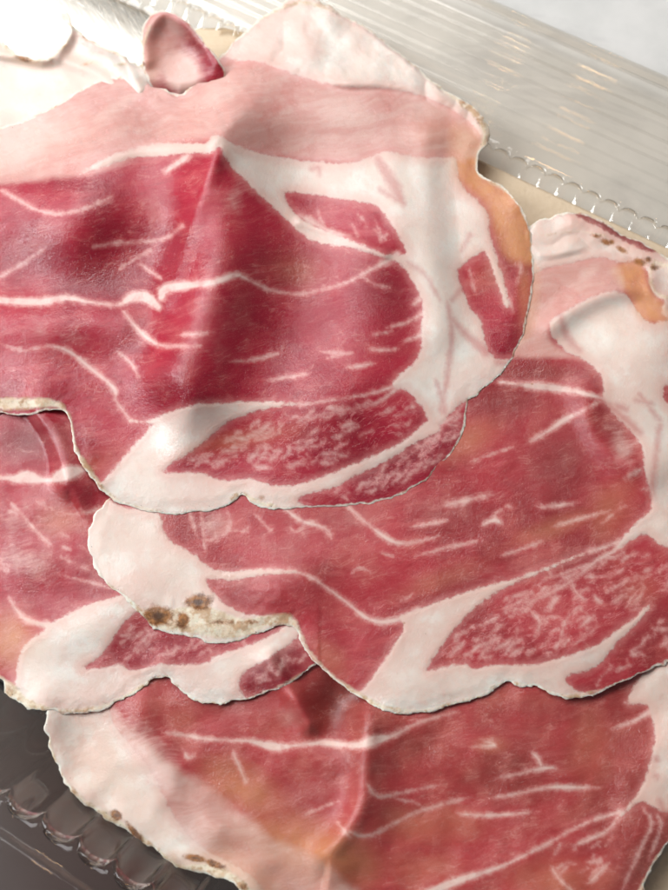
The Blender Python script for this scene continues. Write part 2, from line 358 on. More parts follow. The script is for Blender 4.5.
# ------------------------------------------------------------------ slice builder
def make_slice(spec, label, group):
    sp = 1.6
    O = np.array(spec['outline'], float)
    x0, y0 = O.min(0) - 8; x1, y1 = O.max(0) + 8
    x0, y0 = max(x0, -60), max(y0, -45); x1, y1 = min(x1, 728), min(y1, 940)
    X, Y = np.meshgrid(np.arange(x0, x1, sp), np.arange(y0, y1, sp))
    sh = X.shape
    sd = sdf(O, X, Y)
    sd_s = sd.copy()
    fr = spec.get('fringe', 1.)
    sd = sd + fr * (1.2 * vnoise(X, Y, 4.5, spec['seed'] + 50) + 3. * fbm(X, Y, 9, spec['seed'] + 5) + 2.2 * fbm(X, Y, 26, spec['seed'] + 9))
    gyy, gxx = np.gradient(sd, sp); gn = np.hypot(gxx, gyy) + 1e-6
    ins = sd > 0
    cell = ins[:-1, :-1] | ins[1:, :-1] | ins[:-1, 1:] | ins[1:, 1:]
    idx = np.arange(X.size).reshape(sh)
    Q = np.stack([idx[:-1, :-1], idx[1:, :-1], idx[1:, 1:], idx[:-1, 1:]], -1)[cell]
    mv = ~ins
    step = np.where(mv, np.clip(sd, -2.2 * sp, 0), 0)
    Xs = X - step * gxx / gn; Ys = Y - step * gyy / gn
    edge = np.maximum(sd, 0)
    # features
    fat = np.full(sh, -25.)
    for poly in spec['fat']: fat = np.maximum(fat, sdf(poly, X, Y))
    big = fat.copy()
    for poly in spec.get('lean', []):
        q = sdf(poly, X, Y); fat = np.minimum(fat, -q); big = np.minimum(big, -q)
    vein = np.full(sh, -25.)
    for v in spec['veins']: line(v, X, Y, vein)
    redl = np.full(sh, -20.)
    for v in spec.get('redlines', []): line(v, X, Y, redl)
    marb = np.zeros(sh)
    r = np.random.default_rng(spec['seed'])
    for poly, ang, cnt, ln, wd in spec['marb']:
        cnt = int(cnt * (.55 if cnt > 30 else .5)); wd *= 1.3 if cnt > 15 else .75
        q = sdf(poly, X, Y); marb = np.maximum(marb, sst(-2, 8, q) * (cnt > 30))
        P = np.array(poly, float); bx0, by0 = P.min(0); bx1, by1 = P.max(0); made = 0
        cand = np.argwhere(q > 3)
        for _ in range(cnt):
            j, i = cand[r.integers(len(cand))]
            x, y = X[j, i], Y[j, i]; a = R(ang) + r.normal(0, .22)
            n = r.integers(2, 5); w = wd * r.uniform(.5, 1.5); pts = [(x, y, w * .3)]
            for k in range(n):
                a = .7 * a + .3 * R(ang) + r.normal(0, .26)
                l = ln * r.uniform(.5, 1.3); x += l * math.cos(a); y += l * math.sin(a)
                jj = int(round((y - y0) / sp)); ii = int(round((x - x0) / sp))
                if not (0 <= jj < sh[0] and 0 <= ii < sh[1]) or q[jj, ii] < 1: break
                pts.append((x, y, w * (.3 if k == n - 1 else r.uniform(.5, 1.3))))
                if r.random() < .22:
                    a2 = a + r.choice([-1, 1]) * r.uniform(.8, 1.5); l2 = ln * r.uniform(.4, .9)
                    line([(x, y, w * .8), (x + l2 * math.cos(a2), y + l2 * math.sin(a2), w * .2)], X, Y, vein, reach=8)
            if len(pts) > 1: line(pts, X, Y, vein, reach=8)
    def soft(key):
        A = np.zeros(sh)
        for it in spec.get(key, []):
            if len(it) == 3: A = np.maximum(A, it[2] * sst(-it[1], it[1], sdf(it[0], X, Y)))
            else: A = np.maximum(A, it[0] * blob(X, Y, *it[1:]))
        return A
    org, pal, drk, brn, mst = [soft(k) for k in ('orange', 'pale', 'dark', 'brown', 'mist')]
    pal = np.maximum(pal, spec.get('rose', 0))
    org = np.maximum(org, spec.get('warm', 0))
    rind = np.full(sh, -20.)
    for v in spec.get('rind', []): line(v, X, Y, rind, reach=26)
    hz = samp(spec['H'], Xs, Ys)
    rd = 2.6; e = np.clip(edge / rd, 0, 1)
    if 'L' in spec:
        lo_ = samp(spec['L'], Xs, Ys) + GAP; hz = lo_ + (hz - lo_) * (.12 + .88 * sst(0, 60, edge)); hz = np.maximum(hz, lo_) - .30 * (1 - sst(0, 16, edge))
    hz = hz - TH * .35 * (1 - np.sqrt(np.clip(1 - (1 - e) ** 2, 0, 1)))
    hz = hz + .12 * fbm(X, Y, 5, spec['seed'] + 70) * sst(-3, 3, rind) + .05 * fbm(X, Y, 14, spec['seed'] + 33) + spec.get('cr', 0) * CR(X, Y) * sst(0, 4, edge)
    hz = hz + .10 * sst(-2, 4, np.clip(fat, -9, 9))
    top = at(Xs, Ys, hz * .001); bot = at(Xs, Ys, hz * .001); bot[:, 2] -= TH * .001 * (.45 + .55 * e.ravel())
    # smooth normals from the full surface
    T = top.reshape(sh + (3,)); du = np.gradient(T, axis=1); dv = np.gradient(T, axis=0)
    N = np.cross(dv, du); N /= np.linalg.norm(N, axis=-1, keepdims=True) + 1e-12
    N = np.where(N[..., 2:3] < 0, -N, N).reshape(-1, 3)
    on = (edge.ravel() < .01); out2 = np.stack([-(gxx / gn).ravel(), (gyy / gn).ravel(), 0 * on], -1)
    N[on] = N[on] * .8 + out2[on] * .4; N /= np.linalg.norm(N, axis=1, keepdims=True)
    # part of every face
    c = lambda A: A.ravel()[Q].mean(1)
    fp = np.where(c(rind) > 0, 2, np.where(c(big) > 0, 1, 0))
    fp = np.where((c(edge) < 2.2) & (c(rind) > -30), 2, fp)
    # every separate patch becomes a mesh of its own, crumbs join their neighbour
    cj, ci = np.nonzero(cell); lab = np.full(cell.shape, -1); lab[cj, ci] = fp; comp = np.full(cell.shape, -1); groups_ = []
    for mins, other in ((260, {0: 1, 1: 0, 2: 0}),):
        for j0, i0 in zip(cj, ci):
            if comp[j0, i0] >= 0: continue
            k0 = lab[j0, i0]; st = [(j0, i0)]; comp[j0, i0] = len(groups_); mem = []
            while st:
                j, i = st.pop(); mem.append((j, i))
                for a_, b_ in ((j + 1, i), (j - 1, i), (j, i + 1), (j, i - 1)):
                    if 0 <= a_ < cell.shape[0] and 0 <= b_ < cell.shape[1] and comp[a_, b_] < 0 and lab[a_, b_] == k0:
                        comp[a_, b_] = comp[j0, i0]; st.append((a_, b_))
            groups_.append([k0, len(mem), mem])
    for gi, (k0, n_, mem) in enumerate(groups_):
        if n_ < 260:
            near = {}
            for j, i in mem:
                for a_, b_ in ((j + 1, i), (j - 1, i), (j, i + 1), (j, i - 1)):
                    if 0 <= a_ < cell.shape[0] and 0 <= b_ < cell.shape[1] and comp[a_, b_] >= 0 and comp[a_, b_] != gi and groups_[comp[a_, b_]][1] >= 260:
                        near[comp[a_, b_]] = near.get(comp[a_, b_], 0) + 1
            if near:
                t_ = max(near, key=near.get)
                for j, i in mem: comp[j, i] = t_
    fc = comp[cj, ci]
    # outline edges of the whole slice
    E = np.concatenate([Q[:, [0, 1]], Q[:, [1, 2]], Q[:, [2, 3]], Q[:, [3, 0]]]); Ef = np.tile(fc, 4)
    key = np.sort(E, 1); key = key[:, 0].astype(np.int64) * X.size + key[:, 1]
    u, inv, cnt = np.unique(key, return_inverse=True, return_counts=True)
    bd = cnt[inv] == 1; BE = E[bd]; BF = Ef[bd]
    nV = X.size
    VV = np.concatenate([top, bot]); NB = -N * [[-1, -1, 1]]; NB[on] = out2[on] * .75 + [[0, 0, .65]]
    NN = np.concatenate([N, NB])
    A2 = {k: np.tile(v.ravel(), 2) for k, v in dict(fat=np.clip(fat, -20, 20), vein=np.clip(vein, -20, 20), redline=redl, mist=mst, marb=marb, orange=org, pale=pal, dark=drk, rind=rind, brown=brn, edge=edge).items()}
    A2['px'] = np.tile(np.stack([Xs.ravel(), Ys.ravel(), np.full(nV, spec['seed'] * 37.)], -1), (2, 1))
    c0 = O.mean(0); base = at(*np.clip(c0, 0, 800), .008)[0]
    em = bpy.data.objects.new('ham_slice', None); COL.objects.link(em); em.location = base; em.empty_display_size = .01
    tag(em, label, 'ham slice', group)
    bpy.context.view_layer.update()
    names = {0: 'lean_meat', 1: 'fat', 2: 'rind'}
    if spec.get('names'): names = spec['names']
    for k in sorted(set(fc.tolist()), key=lambda q: (groups_[q][0], -groups_[q][1])):
        q = Q[fc == k]
        if len(q) < 4: continue
        nk = names[groups_[k][0]]
        sidef = BE[BF == k]
        S = np.stack([sidef[:, 1], sidef[:, 0], sidef[:, 0] + nV, sidef[:, 1] + nV], -1)
        q_all = np.concatenate([q, q[:, ::-1] + nV] + ([S] if len(S) else []))
        used, iv = np.unique(q_all, return_inverse=True)
        me = mesh_np(nk, VV[used], iv.reshape(q_all.shape), [HAM], NN[used], {n: a[used] for n, a in A2.items()})
        o = link(nk, me); o.parent = em; o.matrix_parent_inverse = Matrix.Translation(-Vector(base))
    return em

GR = 'overlapping slices of cured ham'
mA = np.where((GX < 140) & (GY > 300), HC, 0)
TOPW = [(150,100),(222,40),(262,-10),(300,-30),(370,10),(402,34),(432,60),(458,78),(505,100),(500,150),(480,140),(470,126),(445,108),(420,98),(385,90),(340,88),(300,78),(262,66),(235,64),(200,90)]
def CR(X, Y):
    m = sst(-4, 8, sdf(TOPW, X, Y)) + sst(-3, 5, sdf([(530,222),(575,208),(660,250),(740,280),(700,285),(650,268),(600,250),(540,258)], X, Y))
    f = np.abs(fbm(X, Y, 44, 401, 2)) * 2.2 + .16 * fbm(X, Y, 12, 402)
    return m * f
A = dict(seed=1, cr=1., mist=[(1.1,5,145,90,30,-16),(.55,110,112,50,10,-32),(.5,70,140,60,8,-20),(.6,345,112,50,22,15),(.5,420,105,30,14,20),(.6,215,95,40,22,-30),(.35,60,335,40,14),(.4,236,196,16,22,30)], redlines=[[(447,300,2),(452,330,3),(449,360,3),(446,385,3),(441,410,3)],[(452,320,3),(465,333,5),(478,345,7),(486,352,7)],[(436,380,2),(442,398,4),(444,412,3)],[(378,160,5),(392,182,10),(400,198,7)],[(380,190,3),(404,203,3)],[(407,262,2),(425,275,2),(440,300,1)],[(470,280,3),(452,300,2)],[(498,362,3),(514,366,2)],[(310,170,2),(318,168,3),(320,176,1)],[(470,235,2),(462,250,1)]], H=HA, L=np.maximum(np.maximum(eB, HB0), mA), fringe=.8,
 outline=[(-55,140),(0,128),(50,108),(85,86),(125,76),(160,86),(180,94),(203,72),(222,55),(238,38),(262,18),(300,-5),(335,10),(370,30),(402,54),(432,80),(455,95),(475,108),(488,123),(489,140),(480,155),(477,168),(484,177),(500,183),(513,196),(525,215),(532,240),(533,275),(531,300),(523,335),(510,362),(495,380),(478,393),(467,401),(465,415),(463,430),(455,448),(440,465),(425,480),(405,492),(380,501),(350,506),(310,508),(270,509),(252,504),(243,495),(234,500),(222,508),(200,512),(160,513),(125,506),(105,493),(90,476),(78,460),(73,445),(71,430),(69,418),(62,411),(45,411),(25,415),(0,412),(-55,405)],
 fat=[[(127,419),(140,423),(155,418),(190,406),(240,402),(300,403),(270,408),(240,416),(220,427),(200,445),(163,471),(200,473),(215,479),(230,481),(250,479),(270,485),(290,486),(310,481),(350,466),(375,455),(400,443),(415,432),(430,420),(440,430),(415,443),(400,452),(380,464),(350,478),(335,487),(310,493),(298,500),(302,515),(200,522),(120,515),(98,490),(105,479),(130,450),(150,428),(150,424)],
  [(215,134),(240,147),(270,155),(300,160),(350,163),(385,152),(410,156),(430,158),(455,158),(458,175),(465,190),(480,203),(488,215),(489,230),(492,243),(498,262),(504,282),(509,304),(506,306),(497,282),(488,257),(484,252),(475,256),(460,267),(458,275),(463,290),(470,308),(480,320),(485,340),(487,348),(495,358),(512,361),(505,375),(480,395),(462,403),(452,412),(440,424),(430,425),(425,411),(415,399),(405,389),(395,388),(393,382),(402,373),(415,361),(421,348),(421,330),(423,312),(421,298),(412,280),(400,264),(385,258),(350,247),(320,243),(300,233),(280,213),(262,197),(245,180),(230,165),(220,148),(213,151),(205,153),(190,153),(160,156),(130,158),(105,166),(80,174),(105,158),(125,151),(160,143),(205,143)],
  [(222,50),(262,12),(300,-15),(335,5),(370,25),(402,48),(432,72),(458,88),(480,102),(498,123),(495,150),(485,140),(470,122),(445,105),(420,95),(385,88),(340,86),(300,76),(260,62),(235,60)]],
 lean=[[(285,193),(310,194),(350,200),(375,205),(390,222),(402,242),(405,254),(385,254),(360,244),(330,233),(308,223),(292,210)]],
 veins=[[(-30,298,8),(0,300,9),(40,302,9),(65,298,8),(90,302,5),(118,305,5),(130,298,10),(145,297,13),(158,307,8)],
  [(161,297,9),(166,289,11),(190,285,9),(215,282,8),(235,275,7),(245,278,4),(270,290,2.5),(300,294,2),(320,290,2.5),(345,283,3),(365,273,4),(385,262,6),(398,254,8)],
  [(0,344,2.5),(25,350,2.5),(50,346,3.5),(70,352,5),(90,368,5),(105,380,5),(115,390,6),(116,400,4),(124,412,3),(130,419,4)],
  [(124,312,3),(135,326,5),(150,340,6),(165,346,4.5),(195,345,2)],[(115,350,2),(130,362,4),(138,376,3)],
  [(0,190,2),(10,195,3),(45,213,4),(80,210,2.5),(112,196,2)],[(95,247,3),(115,243,3),(160,240,2.5),(182,226,3)],[(120,268,2),(150,250,2.5)],[(140,264,3),(160,278,3)],[(-20,288,3),(0,277,3),(20,265,4),(46,248,2)],
  [(165,172,5),(182,160,8),(188,155,5)],
  [(386,328,1.5),(405,323,3),(422,314,5)],[(372,335,1.5),(392,331,1.5)],[(368,349,2),(385,350,3.5),(398,349,1.5)],[(345,368,2),(360,366,4),(374,363,2)],[(320,352,1.5),(340,353,3),(356,353,1.5)],[(328,358,1),(350,352,1)],
  [(230,362,1.5),(250,360,3),(280,353,2)],[(265,380,1.5),(285,378,4),(310,373,2)],[(180,335,2),(196,334,4),(210,332,2)],[(174,347,2),(200,346,2)],[(390,287,1),(375,285,2),(362,277,1)],
  [(300,405,3),(340,399,2),(370,394,2.5),(395,386,7)],[(300,424,1),(325,414,2),(355,408,2),(378,402,2.5),(398,388,7)],
  [(440,424,5),(455,416,3),(463,404,2)],[(425,428,4),(450,420,2)],[(440,430,4),(430,446,2.5),(418,460,1)],
  [(520,255,1),(521,270,2),(516,285,1)],[(509,300,2.6),(513,312,1)],[(470,270,1),(474,290,1)],[(300,216,3),(308,220,7),(322,227,4),(335,233,7),(350,236,4)],
  [(420,300,6),(411,306,1)],[(421,335,6),(405,341,1)]],
 marb=[([(175,468),(210,445),(240,425),(290,412),(385,398),(405,395),(420,420),(380,448),(340,462),(290,478),(240,472)],-22,150,6,2.2),
  ([(305,500),(350,482),(400,455),(440,428),(460,410),(458,440),(420,478),(370,498)],-35,85,5,1.9),
  ([(290,198),(350,205),(385,215),(398,248),(350,238),(310,220)],60,14,6,1.6),
  ],
 orange=[([(450,125),(485,135),(490,175),(515,188),(540,225),(545,262),(515,262),(500,245),(485,205),(466,188),(452,170)],12,1.),(.35,440,130,30,25),(.25,300,270,30,18),(.35,240,440,60,12,-10),(.45,525,290,9,50),(.3,85,470,14,40,60),(.25,490,275,25,25)],  # first patch paints the amber glow of backlit thin meat into the colour
 pale=[([(-60,60),(130,40),(222,30),(260,30),(340,60),(440,80),(500,110),(490,150),(470,160),(350,165),(240,150),(215,140),(150,150),(90,174),(-60,176)],8,.95),(.25,200,330,60,60),(.35,45,330,45,16),(.2,120,210,60,40)],
 dark=[(.55,385,300,40,35),(.5,515,340,14,25),(.6,90,285,50,20),(.45,30,260,40,30),(.3,280,330,70,50),(.7,400,465,60,22,-35),(.3,300,260,40,40),(.35,60,182,60,10)],  # includes painted shade in the valleys on both sides of the tall fold
 rind=[[(-50,405,12),(0,404,13),(25,404,13),(48,403,10),(62,408,7),(71,425,4),(74,446,4),(92,475,6),(108,494,5),(125,504,5),(160,512,4)],[(232,499,5),(240,494,4),(260,503,6),(275,506,4)],[(380,30,5),(420,68,4),(455,98,7),(475,112,9),(485,125,10),(486,140,8),(479,156,6),(478,168,6),(486,178,5),(512,194,4),(527,216,4)],[(262,18,3),(300,2,4),(335,12,3)]],
 brown=[(.6,462,102,6,4),(.6,478,120,3,4),(.35,20,402,16,4),(.5,100,486,5,3),(.5,262,498,5,4)])

mB = np.where(GX < 320, HC, 0)
B = dict(seed=2, cr=.7, warm=.12, rose=.14, mist=[(.6,590,272,20,10,-30),(.45,210,520,20,24),(.4,475,498,40,8,-12),(.5,620,445,14,30,-30),(.35,300,530,40,14,10)], redlines=[[(560,315,3),(568,338,6),(580,350,3)],[(600,400,3),(617,412,5),(640,432,4)],[(618,406,5),(626,409,5)],[(636,400,1),(652,404,2)],[(660,425,3),(655,465,4),(650,500,3)],[(640,395,1),(660,420,2)]], H=HB, L=np.maximum(np.maximum(eC, eD), np.maximum(mB, HD)), fringe=1.0,
 outline=[(510,240),(535,222),(560,214),(575,211),(600,221),(625,234),(650,247),(668,258),(722,275),(722,640),(668,662),(640,675),(615,685),(592,696),(568,698),(550,694),(535,685),(520,686),(510,680),(498,686),(480,697),(455,704),(430,711),(400,714),(378,709),(362,699),(347,690),(330,676),(316,663),(305,650),(298,634),(290,625),(275,627),(255,634),(235,641),(212,643),(190,637),(165,631),(150,625),(138,612),(125,598),(107,584),(95,568),(88,545),(90,526),(100,508),(112,495),(150,478),(250,462),(350,455),(400,440),(430,395),(480,340),(505,280)],
 fat=[[(80,540),(92,512),(105,500),(125,508),(158,514),(163,531),(176,545),(195,555),(210,568),(235,572),(262,569),(300,572),(262,575),(235,580),(207,579),(213,592),(228,606),(246,614),(262,616),(285,622),(290,632),(250,650),(150,640),(80,580)],
  [(400,617),(420,609),(440,601),(480,588),(510,580),(540,570),(590,551),(540,573),(510,585),(485,600),(462,620),(446,640),(427,669),(445,667),(465,664),(475,669),(495,665),(530,665),(560,658),(590,648),(605,640),(620,628),(632,620),(650,604),(642,618),(625,634),(611,650),(600,663),(585,671),(571,674),(566,681),(575,690),(592,700),(500,720),(400,725),(355,700),(364,688),(381,665),(396,642),(404,628)],
  [(550,322),(575,306),(605,292),(625,294),(634,306),(642,316),(656,323),(740,325),(740,560),(668,547),(655,540),(645,534),(630,541),(618,548),(626,534),(641,519),(651,508),(650,490),(645,470),(643,450),(634,434),(614,414),(604,400),(604,388),(600,374),(585,360),(568,352),(556,340)],
  [(500,225),(535,218),(570,205),(600,218),(640,235),(740,262),(740,285),(668,270),(640,262),(618,262),(600,257),(575,262),(545,268),(520,275)],
  [(648,258),(740,262),(740,330),(668,318),(664,300),(655,295),(650,275)]],
 lean=[[(664,388),(672,386),(674,402),(666,402)]],
 veins=[[(235,576,6),(260,571,5),(285,570,3),(310,577,3.5),(330,590,4),(350,605,5),(365,617,6),(380,622,6),(400,619,7),(418,611,9)],
  [(500,382,4),(515,384,5),(530,386,7),(545,387,9),(570,390,8),(590,395,6),(604,399,6)],[(604,399,4),(580,412,4.5),(564,420,7),(550,430,5),(525,445,2)],
  [(470,462,1),(490,455,2),(513,447,2)],[(443,506,2),(465,501,4),(490,494,2)],[(538,507,1.5),(555,506,5),(580,502,2)],[(552,527,1.5),(575,520,4),(612,510,2)],[(342,500,2),(355,513,3),(370,526,3),(385,537,6),(398,543,5),(415,542,2),(440,536,2)],  # last line is a highlight, painted pale among the veins
  [(480,526,2),(495,520,7),(502,525,2)],[(415,556,1.5),(445,548,3),(482,540,1.5)],[(500,556,2),(525,548,4),(545,540,2)],[(410,527,1),(430,524,3),(448,520,1)],
  [(628,538,8),(612,552,6),(595,562,5),(575,578,4),(560,588,4),(535,600,3),(515,613,2)],[(590,552,4),(620,542,6)],[(540,580,2),(560,575,3),(592,563,3)],
  [(572,582,3),(576,592,4),(585,600,3)],[(605,592,2),(618,586,4),(632,577,1.5)],[(595,597,5),(600,602,4)],[(530,610,2),(540,622,5),(535,635,3)],[(560,640,2),(565,622,5),(572,612,2)],
  [(120,507,1),(140,512,1)],[(200,505,1.5),(203,530,2.5),(205,550,1)],[(225,505,2),(230,525,2),(215,545,1)],[(186,498,1),(192,520,2),(198,540,1)],
  [(280,505,2),(300,520,6),(325,528,3),(332,540,2)],[(255,515,1),(270,530,1.5)],[(350,575,1),(358,568,2),(372,573,1)],[(400,602,1),(408,598,3),(414,592,1)],[(640,470,4),(625,478,1)],[(652,488,5),(640,490,1)],[(640,440,4),(628,447,1)]],
 marb=[([(432,665),(455,632),(480,608),(520,588),(590,560),(630,548),(668,560),(700,580),(660,600),(620,622),(580,648),(530,660),(480,662)],-28,170,6,2.3),
  ([(575,680),(600,668),(630,640),(668,610),(700,600),(690,640),(640,668),(600,690)],-35,40,6,2.2),
  ([(165,515),(330,515),(420,530),(430,590),(380,610),(330,580),(260,562),(200,550)],10,8,8,1.3),
  ([(470,420),(600,420),(640,500),(560,550),(440,590),(400,560)],-14,5,9,1.3)],
 orange=[([(612,270),(640,262),(655,295),(690,322),(640,320),(632,300)],7,1.),([(500,260),(537,262),(537,320),(520,345),(500,350)],8,.75),(.45,465,440,45,22,-25),(.4,610,510,25,40,30),(.4,560,525,60,14,-20),(.3,640,590,30,25),(.35,330,660,20,30,-40),(.3,440,580,70,16,-20),(.4,210,625,50,9)],
 pale=[([(520,235),(560,240),(600,240),(618,262),(625,290),(605,294),(575,308),(552,326),(556,345),(585,360),(560,358),(505,357),(490,340),(530,300)],6,.92),(.55,140,512,26,8),(.35,350,520,40,20),(.3,450,510,60,25),(.25,270,540,60,25),(.3,510,570,90,18,-15)],
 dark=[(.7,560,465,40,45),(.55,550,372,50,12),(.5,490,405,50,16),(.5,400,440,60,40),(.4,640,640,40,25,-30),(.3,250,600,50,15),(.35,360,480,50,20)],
 rind=[[(95,568,2),(107,584,3),(125,598,5),(140,612,9),(155,620,20),(175,620,24),(200,620,30),(220,625,28),(245,627,18),(270,620,13),(290,620,10),(300,633,5),(308,650,4),(330,674,4),(347,688,7),(365,700,8),(385,708,6),(420,711,4),(455,703,4),(480,696,3),(500,684,3),(520,685,6),(550,693,4),(570,697,4),(600,690,3)],
  [(655,262,6),(680,270,6)],[(540,235,1.5),(560,233,1.5),(580,231,1.5),(605,236,3)],[(655,262,5),(650,275,4),(655,292,4),(668,298,4)]],
 brown=[(1.,158,616,16,11),(1.,198,602,14,8),(.9,183,620,7,9),(.5,222,622,16,4),(.5,250,622,20,3),(.75,606,242,7,4,20),(.7,622,250,9,4,30),(.6,596,236,8,3,10),(.75,640,262,9,5,20),(.5,655,268,7,4),(.6,648,260,5,4),(.4,598,402,2,2),(.7,612,242,4,4),(.8,532,384,1.5,1.5),(.8,404,623,1.4,1.4),(.7,426,634,1.,1.)],
 )
B['dark'] += [([(574,209),(600,219),(628,234),(655,248),(652,254),(622,241),(598,228),(576,216)],1.5,1.)]
B['lean'] += [[(575,208),(600,218),(630,234),(656,247),(652,253),(622,240),(598,227),(576,215)]]

Cc = dict(seed=3, warm=.05, rose=.22, mist=[(.5,25,560,30,24),(.5,15,520,20,20)], H=HC, L=np.maximum(eD, HD), fringe=1.2,
 outline=[(-55,380),(60,370),(140,390),(220,470),(300,520),(340,590),(330,650),(313,664),(300,675),(285,685),(262,695),(240,702),(215,705),(195,700),(180,689),(168,678),(158,679),(146,686),(130,698),(115,705),(100,710),(75,713),(50,710),(30,710),(22,702),(5,692),(-2,676),(-55,650)],
 fat=[[(20,617),(45,624),(60,618),(85,606),(118,596),(150,588),(150,605),(132,614),(120,627),(110,642),(100,656),(84,668),(102,668),(120,665),(130,671),(145,668),(160,664),(180,665),(205,663),(218,655),(250,645),(270,636),(292,622),(305,625),(290,643),(265,660),(245,672),(239,685),(245,697),(260,710),(100,725),(10,705),(16,680),(20,655),(30,640),(45,628)]],
 veins=[[(-30,478,5),(0,478,5),(15,479,10),(28,477,15),(40,480,8),(52,480,6),(60,476,14),(72,472,14),(84,470,4)],[(8,596,2),(18,612,4),(30,622,6),(48,625,8)],[(8,500,2),(22,515,3),(40,535,4),(52,545,2)],[(60,515,2),(90,512,3),(110,505,1)],[(60,575,1),(90,582,2),(115,590,1)]],
 marb=[([(92,664),(110,645),(125,625),(140,615),(250,632),(270,632),(245,643),(205,658),(150,664)],-35,60,5,2.),
  ([(245,680),(265,662),(290,645),(303,632),(312,650),(300,672),(260,690)],-55,18,5,2.0),([(0,500),(80,500),(100,560),(60,600),(0,590)],30,20,6,1.4)],
 orange=[(.7,10,640,30,30),(.35,60,520,30,20)], pale=[(.35,30,560,40,30),(.3,70,500,30,30),(.3,15,520,20,20)],
 dark=[(.9,25,440,38,26),(.95,275,662,40,25,-30),(.4,180,640,60,14),(.3,100,560,30,20)],  # first blob paints the shade in the hollow under the top slice
 rind=[[(-30,665,12),(0,682,12),(12,692,14),(25,703,12),(50,709,4),(75,711,5),(100,708,5),(116,702,5),(132,694,6),(148,684,5),(165,679,4),(180,690,3),(200,702,3),(240,702,3),(285,684,3),(300,675,3)]],
 brown=[(.5,8,688,6,5),(.35,22,702,5,4),(.5,150,682,10,4,-40),(.35,110,703,14,2.5)])

D = dict(seed=4, warm=.20, rose=.18, mist=[(.8,150,760,26,60,-38),(.7,190,830,30,40,-40),(.5,255,830,60,12,30),(.5,110,715,20,14)], redlines=[[(655,758,3),(657,760,3)],[(656,776,3),(657,778,2)],[(660,800,2),(665,815,3)]], H=HD, fringe=1.0,
 outline=[(45,718),(60,690),(150,640),(330,600),(722,560),(722,770),(672,838),(655,862),(645,885),(620,945),(270,945),(252,905),(240,890),(225,880),(200,873),(178,868),(158,852),(130,834),(100,814),(76,796),(56,766),(47,738)],
 fat=[[(30,700),(100,700),(112,722),(130,745),(150,770),(165,800),(180,825),(196,843),(215,855),(240,868),(262,888),(280,920),(200,920),(30,800)],
  [(640,678),(628,703),(646,704),(652,716),(655,740),(648,770),(640,790),(628,806),(618,818),(640,802),(652,806),(668,812),(690,800),(740,760),(740,640),(668,660)]],
 veins=[[(160,733,2),(185,735,3.5),(200,738,6),(220,740,3),(250,741,6),(265,745,9),(280,747,10),(300,745,4),(325,743,8),(345,745,7),(360,745,9),(375,740,12),(395,735,5),(420,722,3),(457,712,2)],
  [(620,812,7),(585,823,3),(545,845,4),(505,865,5),(460,880,9),(430,893,10),(400,910,10)],[(618,818,5),(605,832,4),(580,843,4),(572,846,2)],
  [(490,798,2),(515,794,4),(545,788,3),(562,787,7),(600,788,1.5)],[(497,778,1.5),(515,775,3),(530,771,3),(545,768,6),(557,768,2)],[(455,813,2),(475,815,5),(500,815,5),(540,811,1.5)],[(350,832,3),(362,836,4),(378,832,3),(410,815,2.5),(440,805,3),(472,797,1.5)],
  [(368,785,3),(378,797,3),(400,793,2.5),(440,785,1.5)],[(232,750,1),(237,762,4),(246,782,3)],[(182,748,1),(188,758,4),(195,755,1)],[(612,729,1),(632,722,4),(650,712,7)],[(626,703,1),(648,700,6)],[(530,752,2),(538,758,5),(542,768,3)],
  [(550,865,2),(560,880,5),(572,890,3)],[(592,880,4),(602,870,3),(610,862,1)],[(640,805,2),(652,822,3),(640,850,2.5),(622,890,2)],[(655,812,2),(662,826,3),(648,860,2)],[(480,740,2),(495,745,5),(470,747,2)],[(336,820,2),(345,832,3),(352,838,2)]],
 marb=[([(540,850),(610,820),(600,880),(540,892)],-45,26,6,2.),([(330,740),(640,720),(600,800),(330,860)],-8,8,10,1.3)],
 orange=[(.42,110,770,70,60,40),(.75,300,850,90,40,15),(.6,245,790,60,30,30),(.95,230,880,70,45,30),(.34,590,750,40,70),(.38,430,825,90,34),(.4,560,880,80,34),(.3,180,720,30,20),(.4,490,745,30,14),(.35,420,870,80,30)],
 pale=[([(90,690),(115,712),(150,748),(185,770),(215,790),(245,818),(280,840),(335,870),(390,940),(200,930),(150,860),(100,770)],12,.9),(.45,290,715,20,18),(.25,380,760,40,40),(.2,450,740,50,30)],
 dark=[(.85,335,705,30,35),(.4,240,700,40,20),(.35,300,800,50,30),(.35,520,760,50,60),(.95,645,860,18,50,30),(.35,540,710,70,15)],  # first blob paints the shade of the pocket under the slice above
 rind=[[(47,730,2),(56,764,3),(76,794,4),(100,812,5),(118,824,9),(140,840,10),(158,852,7),(178,867,5),(205,868,10),(230,878,12),(248,894,10),(262,920,10)],[(672,838,4),(655,862,4),(640,892,5)]],
 brown=[(.95,116,815,7,5,40),(.8,134,832,14,3.5,50),(.95,195,858,13,4,12),(.85,214,864,12,4,20),(.5,245,888,6,5)])

